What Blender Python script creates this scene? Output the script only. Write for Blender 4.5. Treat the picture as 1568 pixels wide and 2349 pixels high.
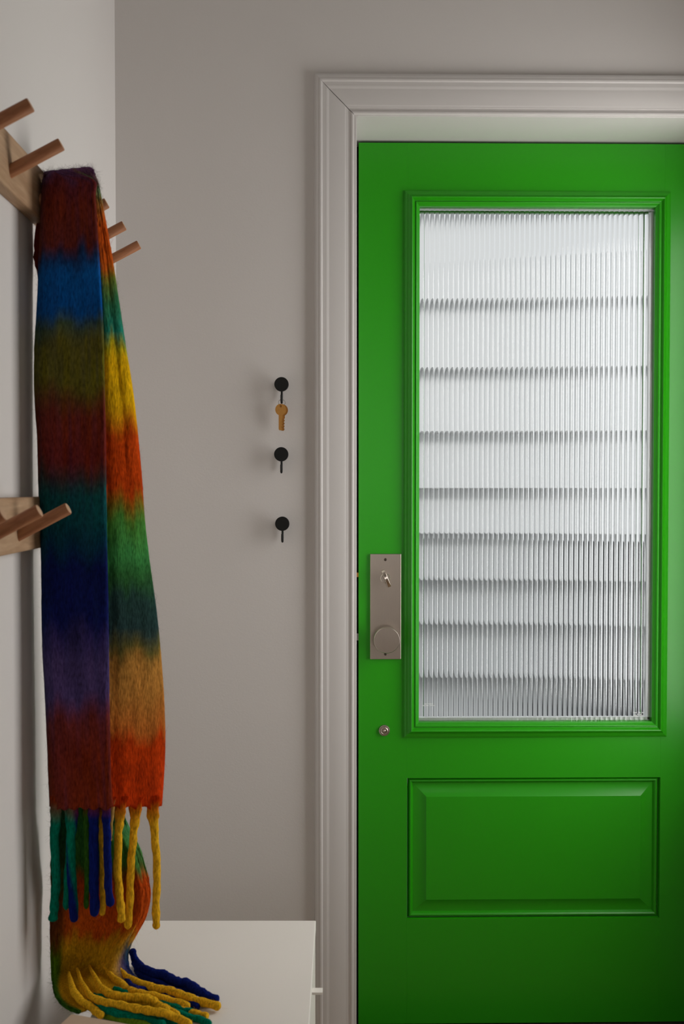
import bpy, bmesh, math, random
import numpy as np
from mathutils import Vector, Matrix
random.seed(7); rng = np.random.default_rng(7)
for o in list(bpy.data.objects): bpy.data.objects.remove(o, do_unlink=True)
S = bpy.context.scene
C = S.collection

# ------------------------------------------------------------------ camera
EYE = 1.266
F = 2284.0                                     # focal length in pixels of the 1568 x 2349 frame (35 mm lens)
YAW, PITCH = math.atan(34 / F), math.atan(55.5 / F)
cam_d = bpy.data.cameras.new('camera'); cam = bpy.data.objects.new('camera', cam_d); C.objects.link(cam)
cam_d.sensor_fit = 'VERTICAL'; cam_d.sensor_height = 36.0; cam_d.sensor_width = 24.0
cam_d.lens = 36.0 * F / 2349.0
cam.location = (0, 0, EYE); cam.rotation_euler = (math.pi / 2 - PITCH, 0, -YAW)
cam_d.clip_start = 0.02
cam_d.dof.use_dof = True; cam_d.dof.focus_distance = 2.22; cam_d.dof.aperture_fstop = 7.1
S.camera = cam
FWD = np.array([math.sin(YAW) * math.cos(PITCH), math.cos(YAW) * math.cos(PITCH), -math.sin(PITCH)])
RGT = np.array([math.cos(YAW), -math.sin(YAW), 0.0]); UPV = np.cross(RGT, FWD)
def ray(px, py): return FWD + RGT * (px - 784) / F - UPV * (py - 1174.5) / F
def P(px, py, Y):                              # the point of a pixel's ray at depth Y
    d = ray(px, py); t = Y / d[1]; p = d * t; return np.array([p[0], p[1], p[2] + EYE])
def PZ(px, py, z):                             # the point of a pixel's ray at height z
    d = ray(px, py); t = (z - EYE) / d[2]; p = d * t; return np.array([p[0], p[1], p[2] + EYE])
def PX(px, py, x):
    d = ray(px, py); t = x / d[0]; p = d * t; return np.array([p[0], p[1], p[2] + EYE])

# ------------------------------------------------------------------ world, lights, exposure
w = bpy.data.worlds.new('overcast_sky'); S.world = w; w.use_nodes = True
w.node_tree.nodes['Background'].inputs[0].default_value = (0.93, 0.965, 1.0, 1)
w.node_tree.nodes['Background'].inputs[1].default_value = 0.85
def area(name, loc, rot, sx, sy, power, col):
    l = bpy.data.lights.new(name, 'AREA'); l.shape = 'RECTANGLE'; l.size = sx; l.size_y = sy; l.energy = power; l.color = col
    o = bpy.data.objects.new(name, l); C.objects.link(o); o.location = loc; o.rotation_euler = rot; return o
XR = 0.909                                      # right wall
WY0, WY1, WZ0, WZ1 = 1.58, 2.12, 0.62, 1.98     # window in the right wall
area('window_right_offscreen', (XR + 0.055, (WY0 + WY1) / 2, (WZ0 + WZ1) / 2), (0, math.pi / 2, 0), WZ1 - WZ0, WY1 - WY0, 16.5, (1.0, 0.985, 0.96))
area('rear_fill_offscreen', (0.3, -2.36, 1.5), (math.pi / 2, 0, 0), 1.0, 1.2, 4.9, (1.0, 0.94, 0.89))  # added fill light behind the camera, brightens the back wall from the front
sun_d = bpy.data.lights.new('hazy_sun_offscreen', 'SUN'); sun_d.energy = 1.2; sun_d.angle = math.radians(28); sun_d.color = (1.0, 0.98, 0.95)
sun = bpy.data.objects.new('hazy_sun_offscreen', sun_d); C.objects.link(sun); sun.location = (0, -3, 6)
sun.rotation_euler = Vector((0.12, 0.80, -0.58)).to_track_quat('-Z', 'Y').to_euler()
S.view_settings.view_transform = 'Standard'; S.view_settings.look = 'None'
S.view_settings.exposure = -0.05; S.view_settings.gamma = 1.0; S.view_settings.use_curve_mapping = False

# ------------------------------------------------------------------ materials
def srgb(r, g, b):
    f = lambda c: ((c / 255) / 12.92 if c / 255 <= 0.04045 else ((c / 255 + 0.055) / 1.055) ** 2.4)
    return (f(r), f(g), f(b), 1)
def mat(name, col, rough=0.5, metal=0.0, noise=0.0, scale=30.0, bump=0.0, bscale=200.0, stretch=(1, 1, 1), spec=0.5, coat=0.0, sheen=0.0):
    m = bpy.data.materials.new(name); m.use_nodes = True; nt = m.node_tree; N = nt.nodes; L = nt.links
    b = N['Principled BSDF']; b.inputs['Roughness'].default_value = rough; b.inputs['Metallic'].default_value = metal
    b.inputs['Specular IOR Level'].default_value = spec; b.inputs['Coat Weight'].default_value = coat
    b.inputs['Sheen Weight'].default_value = sheen
    tc = N.new('ShaderNodeTexCoord'); mp = N.new('ShaderNodeMapping'); mp.inputs['Scale'].default_value = stretch
    L.new(tc.outputs['Object'], mp.inputs['Vector'])
    n = N.new('ShaderNodeTexNoise'); n.inputs['Scale'].default_value = scale; n.inputs['Detail'].default_value = 4
    L.new(mp.outputs['Vector'], n.inputs['Vector'])
    r = N.new('ShaderNodeMix'); r.data_type = 'RGBA'
    r.inputs['A'].default_value = tuple(c * (1 - noise) for c in col[:3]) + (1,)
    r.inputs['B'].default_value = tuple(min(1, c * (1 + noise)) for c in col[:3]) + (1,)
    L.new(n.outputs['Fac'], r.inputs['Factor']); L.new(r.outputs['Result'], b.inputs['Base Color'])
    if bump:
        n2 = N.new('ShaderNodeTexNoise'); n2.inputs['Scale'].default_value = bscale; n2.inputs['Detail'].default_value = 2
        L.new(mp.outputs['Vector'], n2.inputs['Vector'])
        bp = N.new('ShaderNodeBump'); bp.inputs['Strength'].default_value = bump; bp.inputs['Distance'].default_value = 0.001
        L.new(n2.outputs['Fac'], bp.inputs['Height']); L.new(bp.outputs['Normal'], b.inputs['Normal'])
    return m
M = {}
M['wall'] = mat('matte_wall_paint', (0.70, 0.665, 0.64), 0.85, noise=0.015, scale=4, bump=0.15, bscale=260, spec=0.25)
M['trim'] = mat('satin_trim_paint', (0.62, 0.59, 0.57), 0.42, noise=0.01, scale=8, bump=0.03, bscale=120, spec=0.3)
M['ceiling'] = mat('ceiling_paint', (0.60, 0.59, 0.575), 0.9)
M['green'] = mat('green_satin_paint', (0.019, 0.30, 0.003), 0.33, noise=0.03, scale=5, bump=0.03, bscale=160, spec=0.38)
M['nickel'] = mat('brushed_nickel', (0.50, 0.43, 0.37), 0.36, metal=1.0, noise=0.06, scale=60, stretch=(30, 1, 1))
M['nickel_shiny'] = mat('polished_nickel', (0.66, 0.58, 0.50), 0.18, metal=1.0)
M['dark_metal'] = mat('dark_screw_metal', (0.12, 0.09, 0.075), 0.4, metal=0.8)
M['brass'] = mat('brass', (0.50, 0.245, 0.065), 0.40, metal=1.0, noise=0.08, scale=300)
M['black'] = mat('matte_black_metal', (0.006, 0.006, 0.0055), 0.55, spec=0.3)
M['steel'] = mat('steel_wire', (0.35, 0.34, 0.32), 0.25, metal=1.0)
M['gap'] = mat('black_weather_seal', (0.006, 0.005, 0.005), 0.8)
M['threshold'] = mat('bronze_threshold', (0.06, 0.045, 0.04), 0.5, metal=0.4)
M['white_bead'] = mat('white_spacer', (0.92, 0.93, 0.92), 0.4)
M['cabinet'] = mat('cream_lacquer', (0.86, 0.815, 0.76), 0.42, noise=0.01, scale=6, spec=0.4)
M['tan'] = mat('tan_board', (0.56, 0.41, 0.29), 0.7, noise=0.06, scale=40)
M['floor'] = mat('oak_floor', (0.38, 0.25, 0.15), 0.45, noise=0.25, scale=5, stretch=(12, 1, 1))
M['etch'] = mat('white_etching', (0.9, 0.9, 0.9), 0.8)
M['cladding'] = mat('pale_cladding', (0.74, 0.74, 0.74), 0.6, noise=0.03, scale=3)
M['paving'] = mat('dark_paving', (0.11, 0.115, 0.125), 0.7, noise=0.2, scale=6)
M['white_ext'] = mat('white_render', (0.86, 0.87, 0.88), 0.8)
M['gate'] = mat('dark_gate_paint', (0.035, 0.037, 0.04), 0.5, noise=0.2, scale=8)
M['post'] = mat('grey_post_paint', (0.30, 0.31, 0.32), 0.6, noise=0.08, scale=6)
M['ext'] = mat('exterior_render', (0.55, 0.55, 0.54), 0.8)

def wood(name, a, b_, stretch):
    m = bpy.data.materials.new(name); m.use_nodes = True; nt = m.node_tree; N = nt.nodes; L = nt.links
    b = N['Principled BSDF']; b.inputs['Roughness'].default_value = 0.55; b.inputs['Specular IOR Level'].default_value = 0.3
    tc = N.new('ShaderNodeTexCoord'); mp = N.new('ShaderNodeMapping'); mp.inputs['Scale'].default_value = stretch
    L.new(tc.outputs['Object'], mp.inputs['Vector'])
    n = N.new('ShaderNodeTexNoise'); n.inputs['Scale'].default_value = 22; n.inputs['Detail'].default_value = 6; n.inputs['Distortion'].default_value = 1.2
    n2 = N.new('ShaderNodeTexNoise'); n2.inputs['Scale'].default_value = 90; n2.inputs['Detail'].default_value = 3
    L.new(mp.outputs['Vector'], n.inputs['Vector']); L.new(mp.outputs['Vector'], n2.inputs['Vector'])
    cr = N.new('ShaderNodeValToRGB'); cr.color_ramp.elements[0].position = 0.3; cr.color_ramp.elements[1].position = 0.7
    cr.color_ramp.elements[0].color = (*a, 1); cr.color_ramp.elements[1].color = (*b_, 1)
    L.new(n.outputs['Fac'], cr.inputs['Fac'])
    mx = N.new('ShaderNodeMix'); mx.data_type = 'RGBA'; mx.blend_type = 'MULTIPLY'; mx.inputs['Factor'].default_value = 0.35
    L.new(cr.outputs['Color'], mx.inputs['A']); L.new(n2.outputs['Fac'], mx.inputs['B'])
    L.new(mx.outputs['Result'], b.inputs['Base Color'])
    bp = N.new('ShaderNodeBump'); bp.inputs['Strength'].default_value = 0.25; bp.inputs['Distance'].default_value = 0.0006
    L.new(n2.outputs['Fac'], bp.inputs['Height']); L.new(bp.outputs['Normal'], b.inputs['Normal'])
    return m
M['board'] = wood('oak_board', (0.44, 0.26, 0.14), (0.62, 0.41, 0.25), (2.5, 0.25, 2.5))
M['peg'] = wood('oak_peg', (0.36, 0.135, 0.058), (0.57, 0.26, 0.12), (5, 5, 0.5))
M['peg_end'] = mat('oak_end_grain', (0.52, 0.32, 0.19), 0.7, noise=0.12, scale=300)

m = bpy.data.materials.new('reeded_glass'); m.use_nodes = True; b = m.node_tree.nodes['Principled BSDF']
b.inputs['Base Color'].default_value = (0.97, 0.985, 0.98, 1); b.inputs['Roughness'].default_value = 0.012
b.inputs['Transmission Weight'].default_value = 1.0; b.inputs['IOR'].default_value = 1.48
M['reeded'] = m
m = bpy.data.materials.new('clear_pane'); m.use_nodes = True; nt = m.node_tree
tr = nt.nodes.new('ShaderNodeBsdfTransparent'); gl = nt.nodes.new('ShaderNodeBsdfGlossy'); gl.inputs['Roughness'].default_value = 0.02
mx = nt.nodes.new('ShaderNodeMixShader'); mx.inputs[0].default_value = 0.06
nt.links.new(tr.outputs[0], mx.inputs[1]); nt.links.new(gl.outputs[0], mx.inputs[2]); nt.links.new(mx.outputs[0], nt.nodes['Material Output'].inputs[0])
M['clear'] = m

def wool(name):
    m = bpy.data.materials.new(name); m.use_nodes = True; nt = m.node_tree; N = nt.nodes; L = nt.links
    b = N['Principled BSDF']; b.inputs['Roughness'].default_value = 1.0; b.inputs['Specular IOR Level'].default_value = 0.05
    b.inputs['Sheen Weight'].default_value = 0.35; b.inputs['Sheen Roughness'].default_value = 0.6
    at = N.new('ShaderNodeAttribute'); at.attribute_name = 'dye'
    L.new(at.outputs['Color'], b.inputs['Sheen Tint'])
    tc = N.new('ShaderNodeTexCoord'); mp = N.new('ShaderNodeMapping'); mp.inputs['Scale'].default_value = (1, 1, 0.28)
    L.new(tc.outputs['Object'], mp.inputs['Vector'])
    n = N.new('ShaderNodeTexNoise'); n.inputs['Scale'].default_value = 420; n.inputs['Detail'].default_value = 5
    L.new(mp.outputs['Vector'], n.inputs['Vector'])
    mr = N.new('ShaderNodeMapRange'); mr.inputs['From Min'].default_value = 0.25; mr.inputs['From Max'].default_value = 0.75
    mr.inputs['To Min'].default_value = 0.52; mr.inputs['To Max'].default_value = 1.5
    L.new(n.outputs['Fac'], mr.inputs['Value'])
    vm = N.new('ShaderNodeVectorMath'); vm.operation = 'SCALE'
    L.new(at.outputs['Color'], vm.inputs[0]); L.new(mr.outputs['Result'], vm.inputs['Scale'])
    L.new(vm.outputs['Vector'], b.inputs['Base Color'])
    bp = N.new('ShaderNodeBump'); bp.inputs['Strength'].default_value = 0.55; bp.inputs['Distance'].default_value = 0.0022
    L.new(n.outputs['Fac'], bp.inputs['Height']); L.new(bp.outputs['Normal'], b.inputs['Normal'])
    return m
M['wool'] = wool('mohair_wool')

# ------------------------------------------------------------------ mesh helpers
def link(name, verts, faces, m, parent=None, smooth=None, dye=None, mats=None):
    me = bpy.data.meshes.new(name)
    me.from_pydata([tuple(map(float, v)) for v in verts], [], [tuple(int(i) for i in f) for f in faces])
    bm = bmesh.new(); bm.from_mesh(me); bmesh.ops.recalc_face_normals(bm, faces=bm.faces[:]); bm.to_mesh(me); bm.free()
    me.materials.append(m)
    if smooth is not None:
        for p in me.polygons: p.use_smooth = True
        if smooth < 170: me.set_sharp_from_angle(angle=math.radians(smooth))
    if dye is not None:
        a = me.color_attributes.new('dye', 'FLOAT_COLOR', 'POINT')
        a.data.foreach_set('color', np.c_[np.asarray(dye), np.ones(len(dye))].astype(np.float32).ravel())
    o = bpy.data.objects.new(name, me); C.objects.link(o)
    if parent is not None: o.parent = parent
    return o
def empty(name, loc=(0, 0, 0)):
    o = bpy.data.objects.new(name, None); C.objects.link(o); o.location = loc; o.empty_display_size = 0.05; return o
def tag(o, label=None, cat=None, group=None, kind=None):
    if label: o['label'] = label
    if cat: o['category'] = cat
    if group: o['group'] = group
    if kind: o['kind'] = kind
    return o
def struct(o, label=None):
    o['kind'] = 'structure'
    if label: o['label'] = label
    return o
def boxvf(x0, x1, y0, y1, z0, z1, k=0):
    v = [(x0, y0, z0), (x1, y0, z0), (x1, y1, z0), (x0, y1, z0), (x0, y0, z1), (x1, y0, z1), (x1, y1, z1), (x0, y1, z1)]
    f = [(0, 3, 2, 1), (4, 5, 6, 7), (0, 1, 5, 4), (1, 2, 6, 5), (2, 3, 7, 6), (3, 0, 4, 7)]
    return v, [tuple(i + k for i in q) for q in f]
def boxes(name, lst, m, parent=None, bev=0.0):
    V, Fc = [], []
    for bx in lst:
        v, f = boxvf(*bx, k=len(V)); V += v; Fc += f
    o = link(name, V, Fc, m, parent)
    if bev:
        md = o.modifiers.new('bevel', 'BEVEL'); md.width = bev; md.segments = 2; md.limit_method = 'ANGLE'
        md.harden_normals = False
    return o
def lathe_y(name, prof, m, parent=None, n=48, center=(0, 0, 0), smooth=35):
    # prof: (radius, y); turned about the y axis
    V, Fc = [], []
    for r, y in prof:
        for i in range(n):
            a = 2 * math.pi * i / n; V.append((center[0] + r * math.cos(a), center[1] + y, center[2] + r * math.sin(a)))
    for j in range(len(prof) - 1):
        for i in range(n):
            k = (i + 1) % n; Fc.append((j * n + i, j * n + k, (j + 1) * n + k, (j + 1) * n + i))
    Fc.append(tuple(range(n))); Fc.append(tuple(range((len(prof) - 1) * n, len(prof) * n)))
    return link(name, V, Fc, m, parent, smooth)
def frames(pts):
    pts = [Vector(p) for p in pts]; T = []
    for i in range(len(pts)):
        a = pts[max(0, i - 1)]; b = pts[min(len(pts) - 1, i + 1)]; T.append((b - a).normalized())
    up = Vector((0, 0, 1)) if abs(T[0].z) < 0.9 else Vector((1, 0, 0))
    n = (up - T[0] * up.dot(T[0])).normalized(); out = []
    for t in T:
        n = (n - t * n.dot(t)).normalized(); out.append((t, n, t.cross(n)))
    return pts, out
def tube(pts, rad, n=10, jitter=None):
    pts, fr = frames(pts); V, Fc = [], []
    for i, p in enumerate(pts):
        r = rad[i] if hasattr(rad, '__len__') else rad
        for k in range(n):
            a = 2 * math.pi * k / n; rr = r * (1 + (jitter(i, k) if jitter else 0))
            V.append(p + (fr[i][1] * math.cos(a) + fr[i][2] * math.sin(a)) * rr)
    for i in range(len(pts) - 1):
        for k in range(n):
            q = (k + 1) % n; Fc.append((i * n + k, i * n + q, (i + 1) * n + q, (i + 1) * n + k))
    Fc.append(tuple(range(n))); Fc.append(tuple(range((len(pts) - 1) * n, len(pts) * n)))
    return V, Fc
def crom(ctrl, n):
    c = np.asarray(ctrl, float); m = len(c); out = []
    for t in np.linspace(0, m - 1, n):
        i = min(int(t), m - 2); u = t - i
        p0, p1, p2, p3 = c[max(i - 1, 0)], c[i], c[i + 1], c[min(i + 2, m - 1)]
        out.append(0.5 * (2 * p1 + (p2 - p0) * u + (2 * p0 - 5 * p1 + 4 * p2 - p3) * u * u + (3 * p1 - p0 - 3 * p2 + p3) * u ** 3))
    return np.array(out)
def sweep_rect(name, x0, x1, z0, z1, y, prof, m, parent, fill=False, smooth=28):
    # mitred rectangular moulding: prof = (inset from the outer edge, height towards the room)
    V, Fc = [], []
    for a, h in prof:
        V += [(x0 + a, y - h, z0 + a), (x1 - a, y - h, z0 + a), (x1 - a, y - h, z1 - a), (x0 + a, y - h, z1 - a)]
    for j in range(len(prof) - 1):
        for i in range(4):
            k = (i + 1) % 4; Fc.append((4 * j + i, 4 * j + k, 4 * j + 4 + k, 4 * j + 4 + i))
    if fill: k = 4 * (len(prof) - 1); Fc.append((k, k + 1, k + 2, k + 3))
    o = link(name, V, Fc, m, parent)
    for p in o.data.polygons:
        if p.normal.y > 0.02 and not fill: pass
    # smooth along the profile, sharp at the mitres: split per side
    return o

# ------------------------------------------------------------------ key planes
YW, YD = 2.156, 2.302                          # wall face, door face
XL = P(266.5, 700, YW)[0]                      # left wall
HC = 2.62; YB = -2.3                           # ceiling height, rear wall
TH = 0.20
XJ0 = P(817.5, 1200, YW)[0]                    # door opening between the jambs
XD0 = P(822, 1200, YD)[0]; XD1 = XD0 + 0.822
XJ1 = XD1 + 0.004
ZJ = P(1100, 268, YW)[2]                       # underside of the head jamb
ZD0 = max(0.006, P(1100, 2347, YD)[2]); ZD1 = P(1100, 328.5, YD)[2]

# ------------------------------------------------------------------ room shell
struct(boxes('floor', [(XL - TH, XR + TH, YB - TH, YW + 0.34, -0.12, 0)], M['floor']))
struct(boxes('ceiling', [(XL - TH, XR + TH, YB - TH, YW + 0.02, HC, HC + 0.12)], M['ceiling']))
struct(boxes('wall_left', [(XL - TH, XL, YB - TH, YW + 0.02, 0, HC)], M['wall']))
JT = 0.02
struct(boxes('wall_back', [(XL - TH, XJ0 - JT, YW, YW + TH, 0, HC), (XR, XR + TH + .02, YW, YW + TH, 0, HC),
                           (XJ0 - JT, XR, YW, YW + TH, ZJ + JT, HC)], M['wall']))
struct(boxes('wall_right', [(XR, XR + TH, YB - TH, WY0, 0, HC), (XR, XR + TH, WY1, YW + .0, 0, HC),
                            (XR, XR + TH, WY0, WY1, 0, WZ0), (XR, XR + TH, WY0, WY1, WZ1, HC)], M['wall']))
RX0, RX1, RZ0, RZ1 = -0.2, 0.8, 0.9, 2.1
struct(boxes('wall_rear', [(XL, RX0, YB - TH, YB, 0, HC), (RX1, XR, YB - TH, YB, 0, HC), (RX0, RX1, YB - TH, YB, 0, RZ0), (RX0, RX1, YB - TH, YB, RZ1, HC)], M['wall']))
w1 = struct(empty('window_1', (XR, (WY0 + WY1) / 2, WZ0)))
def wchild(o, p):
    o.parent = p; o.matrix_parent_inverse = p.matrix_world.inverted() if False else Matrix.Translation(-Vector(p.location)); return o
ym = (WY0 + WY1) / 2
wchild(boxes('window_frame', [(XR + .01, XR + .045, WY0, WY0 + .04, WZ0, WZ1), (XR + .01, XR + .045, WY1 - .04, WY1, WZ0, WZ1),
                       (XR + .01, XR + .045, WY0, WY1, WZ0, WZ0 + .04), (XR + .01, XR + .045, WY0, WY1, WZ1 - .04, WZ1)], M['trim']), w1)
wchild(boxes('pane', [(XR + .026, XR + .030, WY0 + .03, WY1 - .03, WZ0 + .03, WZ1 - .03)], M['clear']), w1)
wchild(boxes('window_sill', [(XR - .02, XR + .01, WY0 - .03, WY1 + .03, WZ0 - .03, WZ0)], M['trim']), w1)
w2 = struct(empty('added_rear_window', ((RX0 + RX1) / 2, YB, RZ0)))  # unseen window, added as a surround for the rear fill light
wchild(boxes('window_frame', [(RX0, RX0 + .04, YB - .10, YB - .05, RZ0, RZ1), (RX1 - .04, RX1, YB - .10, YB - .05, RZ0, RZ1),
                       (RX0, RX1, YB - .10, YB - .05, RZ0, RZ0 + .04), (RX0, RX1, YB - .10, YB - .05, RZ1 - .04, RZ1)], M['trim']), w2)
wchild(boxes('pane', [(RX0 + .03, RX1 - .03, YB - .078, YB - .072, RZ0 + .03, RZ1 - .03)], M['clear']), w2)

# ------------------------------------------------------------------ door frame: jambs and mitred casing
struct(boxes('trim_4', [(XJ0 - JT, XJ0, YW - .001, YW + TH, 0, ZJ + JT)], M['trim'], bev=.0012), 'left door jamb')
struct(boxes('trim_5', [(XJ1, XR, YW - .001, YW + TH, 0, ZJ + JT)], M['trim'], bev=.0012), 'right door jamb')
struct(boxes('trim_6', [(XJ0, XJ1, YW - .001, YW + TH, ZJ, ZJ + JT)], M['trim'], bev=.0012), 'head jamb over the door')
struct(boxes('trim_7', [(XJ0, XJ1, YW + .02, YW + TH, 0.0, 0.007)], M['threshold']), 'dark threshold under the door')
# rebate stop behind the door, black weather seal
struct(boxes('trim_8', [(XJ0, XJ0 + .012, YD + .046, YD + .052, .007, ZJ), (XJ1 - .012, XJ1, YD + .046, YD + .052, .007, ZJ),
                        (XJ0, XJ1, YD + .046, YD + .052, ZJ - .03, ZJ)], M['gap']), 'black weather seal round the door')
XC0 = P(711.5, 1200, YW - .012)[0]; XC1 = XJ1 + (XJ0 - XC0); ZC = P(1100, 159.5, YW - .012)[2]
CW = XJ0 - XC0 - 0.0065                         # casing width, leaving a reveal on the jamb
prof = [(.0086, 0), (.0092, .0165), (.0105, .0178), (.0165, .0182), (.0178, .0187), (.0195, .0200), (.0215, .0205), (.0235, .0198),
        (.0248, .0190), (.0262, .0160), (.0285, .0155), (.0335, .0160), (.0365, .0152), (.0385, .0136), (.042, .0133),
        (CW - .0195, .0128), (CW - .0185, .0118), (CW - .013, .0114), (CW - .0125, .0098), (CW - .009, .0096), (CW - .0075, .0112),
        (CW - .005, .0128), (CW - .0025, .0126), (CW - .0008, .0108), (CW, .008), (CW, 0)]
prof = [(a, h if h < .003 else .003 + (h - .003) * .52) for a, h in prof]
def casing(name, ends, label):
    V, Fc = [], []
    for a, h in prof:
        p, q = ends(a, h); V += [p, q]
    for j in range(len(prof) - 1): Fc.append((2 * j, 2 * j + 1, 2 * j + 3, 2 * j + 2))
    Fc.append(tuple(range(0, 2 * len(prof), 2))); Fc.append(tuple(range(1, 2 * len(prof), 2)))
    return struct(link(name, V, Fc, M['trim'], smooth=32), label)
def crack(a): return 0.0017 * min(1, max(0, (a - .020) / .02)) + .0001       # the mitre has opened towards the inside
casing('trim_1', lambda a, h: ((XC0 + a, YW - h, 0), (XC0 + a, YW - h, ZC - a - crack(a))), 'left casing leg beside the green door')
casing('trim_2', lambda a, h: ((XC0 + a + .0001, YW - h, ZC - a), (XR + .001, YW - h, ZC - a)), 'casing head above the green door')

# ------------------------------------------------------------------ green door
door = struct(empty('door_1', (0, 0, 0)), 'bright green panelled door with a tall reeded glass pane')
def dx(px, py=1200): return P(px, py, YD)[0]
def dz(py, px=1220): return P(px, py, YD)[2]
GX0, GX1, GZ0, GZ1 = dx(961), dx(1496), dz(1654), dz(481)          # glass opening
LX0, LX1, LZ0, LZ1 = dx(925), dx(1532), dz(1691), dz(438.5)        # lite moulding outer edge
PX0, PX1, PZ0, PZ1 = dx(934.5), dx(1517), dz(2107), dz(1784)       # lower panel groove
yb = YD + .044
boxes('stile', [(XD0, PX0 - .0002, YD, yb, ZD0, ZD1)], M['green'], door, bev=.0003)
boxes('stile', [(PX1 + .0012, XD1, YD, yb, ZD0, ZD1)], M['green'], door, bev=.0003)
rl = (PX0 - .0002, PX1 + .0012)
boxes('top_rail', [(rl[0], rl[1], YD, yb, GZ1 + .012, ZD1)], M['green'], door)
boxes('lock_rail', [(rl[0], rl[1], YD, yb, PZ1, GZ0 - .012)], M['green'], door)
boxes('bottom_rail', [(rl[0], rl[1], YD, yb, ZD0, PZ0)], M['green'], door)
def side_sweep(name, x0, x1, z0, z1, y, prof, m, fill=False):
    # four mitred lengths in one moulding; each side keeps its own vertices so that the mitres stay crisp
    V, Fc = [], []
    cor = lambda a, h: [(x0 + a, y - h, z0 + a), (x1 - a, y - h, z0 + a), (x1 - a, y - h, z1 - a), (x0 + a, y - h, z1 - a)]
    for i in range(4):
        k0 = len(V)
        for a, h in prof:
            c = cor(a, h); V += [c[i], c[(i + 1) % 4]]
        for j in range(len(prof) - 1): Fc.append((k0 + 2 * j, k0 + 2 * j + 1, k0 + 2 * j + 3, k0 + 2 * j + 2))
    if fill: k0 = len(V); V += cor(*prof[-1]); Fc.append((k0, k0 + 1, k0 + 2, k0 + 3))
    me = bpy.data.meshes.new(name); me.from_pydata([tuple(map(float, v)) for v in V], [], Fc)
    for p in me.polygons: p.use_smooth = True
    me.set_sharp_from_angle(angle=math.radians(36)); me.materials.append(m)
    o = bpy.data.objects.new(name, me); C.objects.link(o); o.parent = door; return o
W_ = GX0 - LX0
lite_prof = [(0, -.0005), (.0003, .0022), (.0022, .0026), (.0026, .0050), (.0045, .0062), (.0085, .0072), (.0118, .0090), (.0140, .0120), (.0160, .0148),
             (.0178, .0158), (.0196, .0150), (.0212, .0122), (.0222, .0094), (.0240, .0076), (.0262, .0074), (.0268, .0088), (.0280, .0094), (.0292, .0086),
             (.0300, .0070), (W_ - .0005, .0020), (W_, -.002), (W_, -.016)]
side_sweep('lite_moulding', LX0, LX1, LZ0, LZ1, YD, lite_prof, M['green'])
pan_prof = [(0, 0), (.0012, -.0105), (.0030, -.0110), (.0042, -.0070), (.0062, -.0046), (.0085, -.0042), (.0105, -.0058), (.0118, -.0088), (.0132, -.0108),
            (.0142, -.0128), (.0160, -.0130), (.0440, -.0034), (.0446, -.0028)]
side_sweep('raised_panel', PX0, PX1 + .0008, PZ0, PZ1, YD, pan_prof, M['green'], fill=True)
# white spacer behind the glass edge, reeded pane
YG = YD + .008
sp = .0058
boxes('glazing_spacer', [(GX0 - .008, GX1 + .008, YG + .0075, YG + .020, GZ0 - .008, GZ0 + sp * .9), (GX0 - .008, GX1 + .008, YG + .0075, YG + .020, GZ1 + .004, GZ1 + .010),
                         (GX0 - .008, GX0 + .0008, YG + .0075, YG + .020, GZ0, GZ1), (GX1 - .004, GX1 + .008, YG + .0075, YG + .020, GZ0, GZ1)], M['white_bead'], door)
boxes('outer_lite_frame', [(LX0, LX1, yb - .002, yb + .008, LZ0, GZ0 - .004), (LX0, LX1, yb - .002, yb + .008, GZ1 + .004, LZ1),
                           (LX0, GX0 - .004, yb - .002, yb + .008, LZ0, LZ1), (GX1 + .004, LX1, yb - .002, yb + .008, LZ0, LZ1)], M['green'], door)
NF = 47; SEG = 14; pitch = (GX1 - GX0) / NF
V, Fc = [], []
xs, ys = [], []
for i in range(NF):
    for s in range(SEG + (1 if i == NF - 1 else 0)):
        u = s / SEG; c = (u - .5) * 2
        xs.append(GX0 + pitch * (i + u)); ys.append(YG + .0026 * (1 - math.sqrt(max(0, 1 - (c * .95) ** 2))) / (1 - math.sqrt(1 - .9025)))
xs[0] -= .006; xs[-1] += .006
for x, y in zip(xs, ys): V += [(x, y, GZ0 - .006), (x, y, GZ1 + .006)]
nx = len(xs)
for i in range(nx - 1): Fc.append((2 * i, 2 * i + 1, 2 * i + 3, 2 * i + 2))
k = len(V); V += [(xs[0], YG + .006, GZ0 - .006), (xs[0], YG + .006, GZ1 + .006), (xs[-1], YG + .006, GZ0 - .006), (xs[-1], YG + .006, GZ1 + .006)]
Fc += [(k, k + 1, k + 3, k + 2), (0, 1, k + 1, k), (2 * nx - 2, 2 * nx - 1, k + 3, k + 2),
       tuple([2 * i for i in range(nx)] + [k + 2, k]), tuple([2 * i + 1 for i in range(nx)] + [k + 3, k + 1])]
pane = link('reeded_glass_pane', V, Fc, M['reeded'], door, smooth=40); pane['label'] = 'vertically reeded glass pane'
# tiny etched maker's marks in the two lower corners of the glass (not legible)
rows = [(975, 985, 1615.6), (986.5, 990.5, 1615.6), (992, 995, 1615.6), (969.5, 977, 1619.6), (978.5, 984, 1619.6), (986.5, 992, 1619.6), (993, 998.5, 1619.6)]
rows += [(1457, 1466, 1637), (1468, 1474, 1637), (1476, 1482, 1637), (1459, 1463, 1641), (1466, 1472, 1641), (1473, 1477, 1641), (1458, 1470, 1644.5), (1472, 1480, 1644.5)]
rr = random.Random(3); bl = []
for a, b_, y in rows:
    x = a
    while x < b_:
        ww = rr.uniform(.5, 1.1); hh = rr.uniform(.7, 1.05)
        bl.append((dx(x), dx(min(x + ww, b_)), YG - .0003, YG + .0006, dz(y + hh), dz(y - hh))); x += ww + rr.uniform(.15, .5)
e = boxes('etched_mark', bl, M['etch'], pane); e['kind'] = 'stuff'

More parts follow.
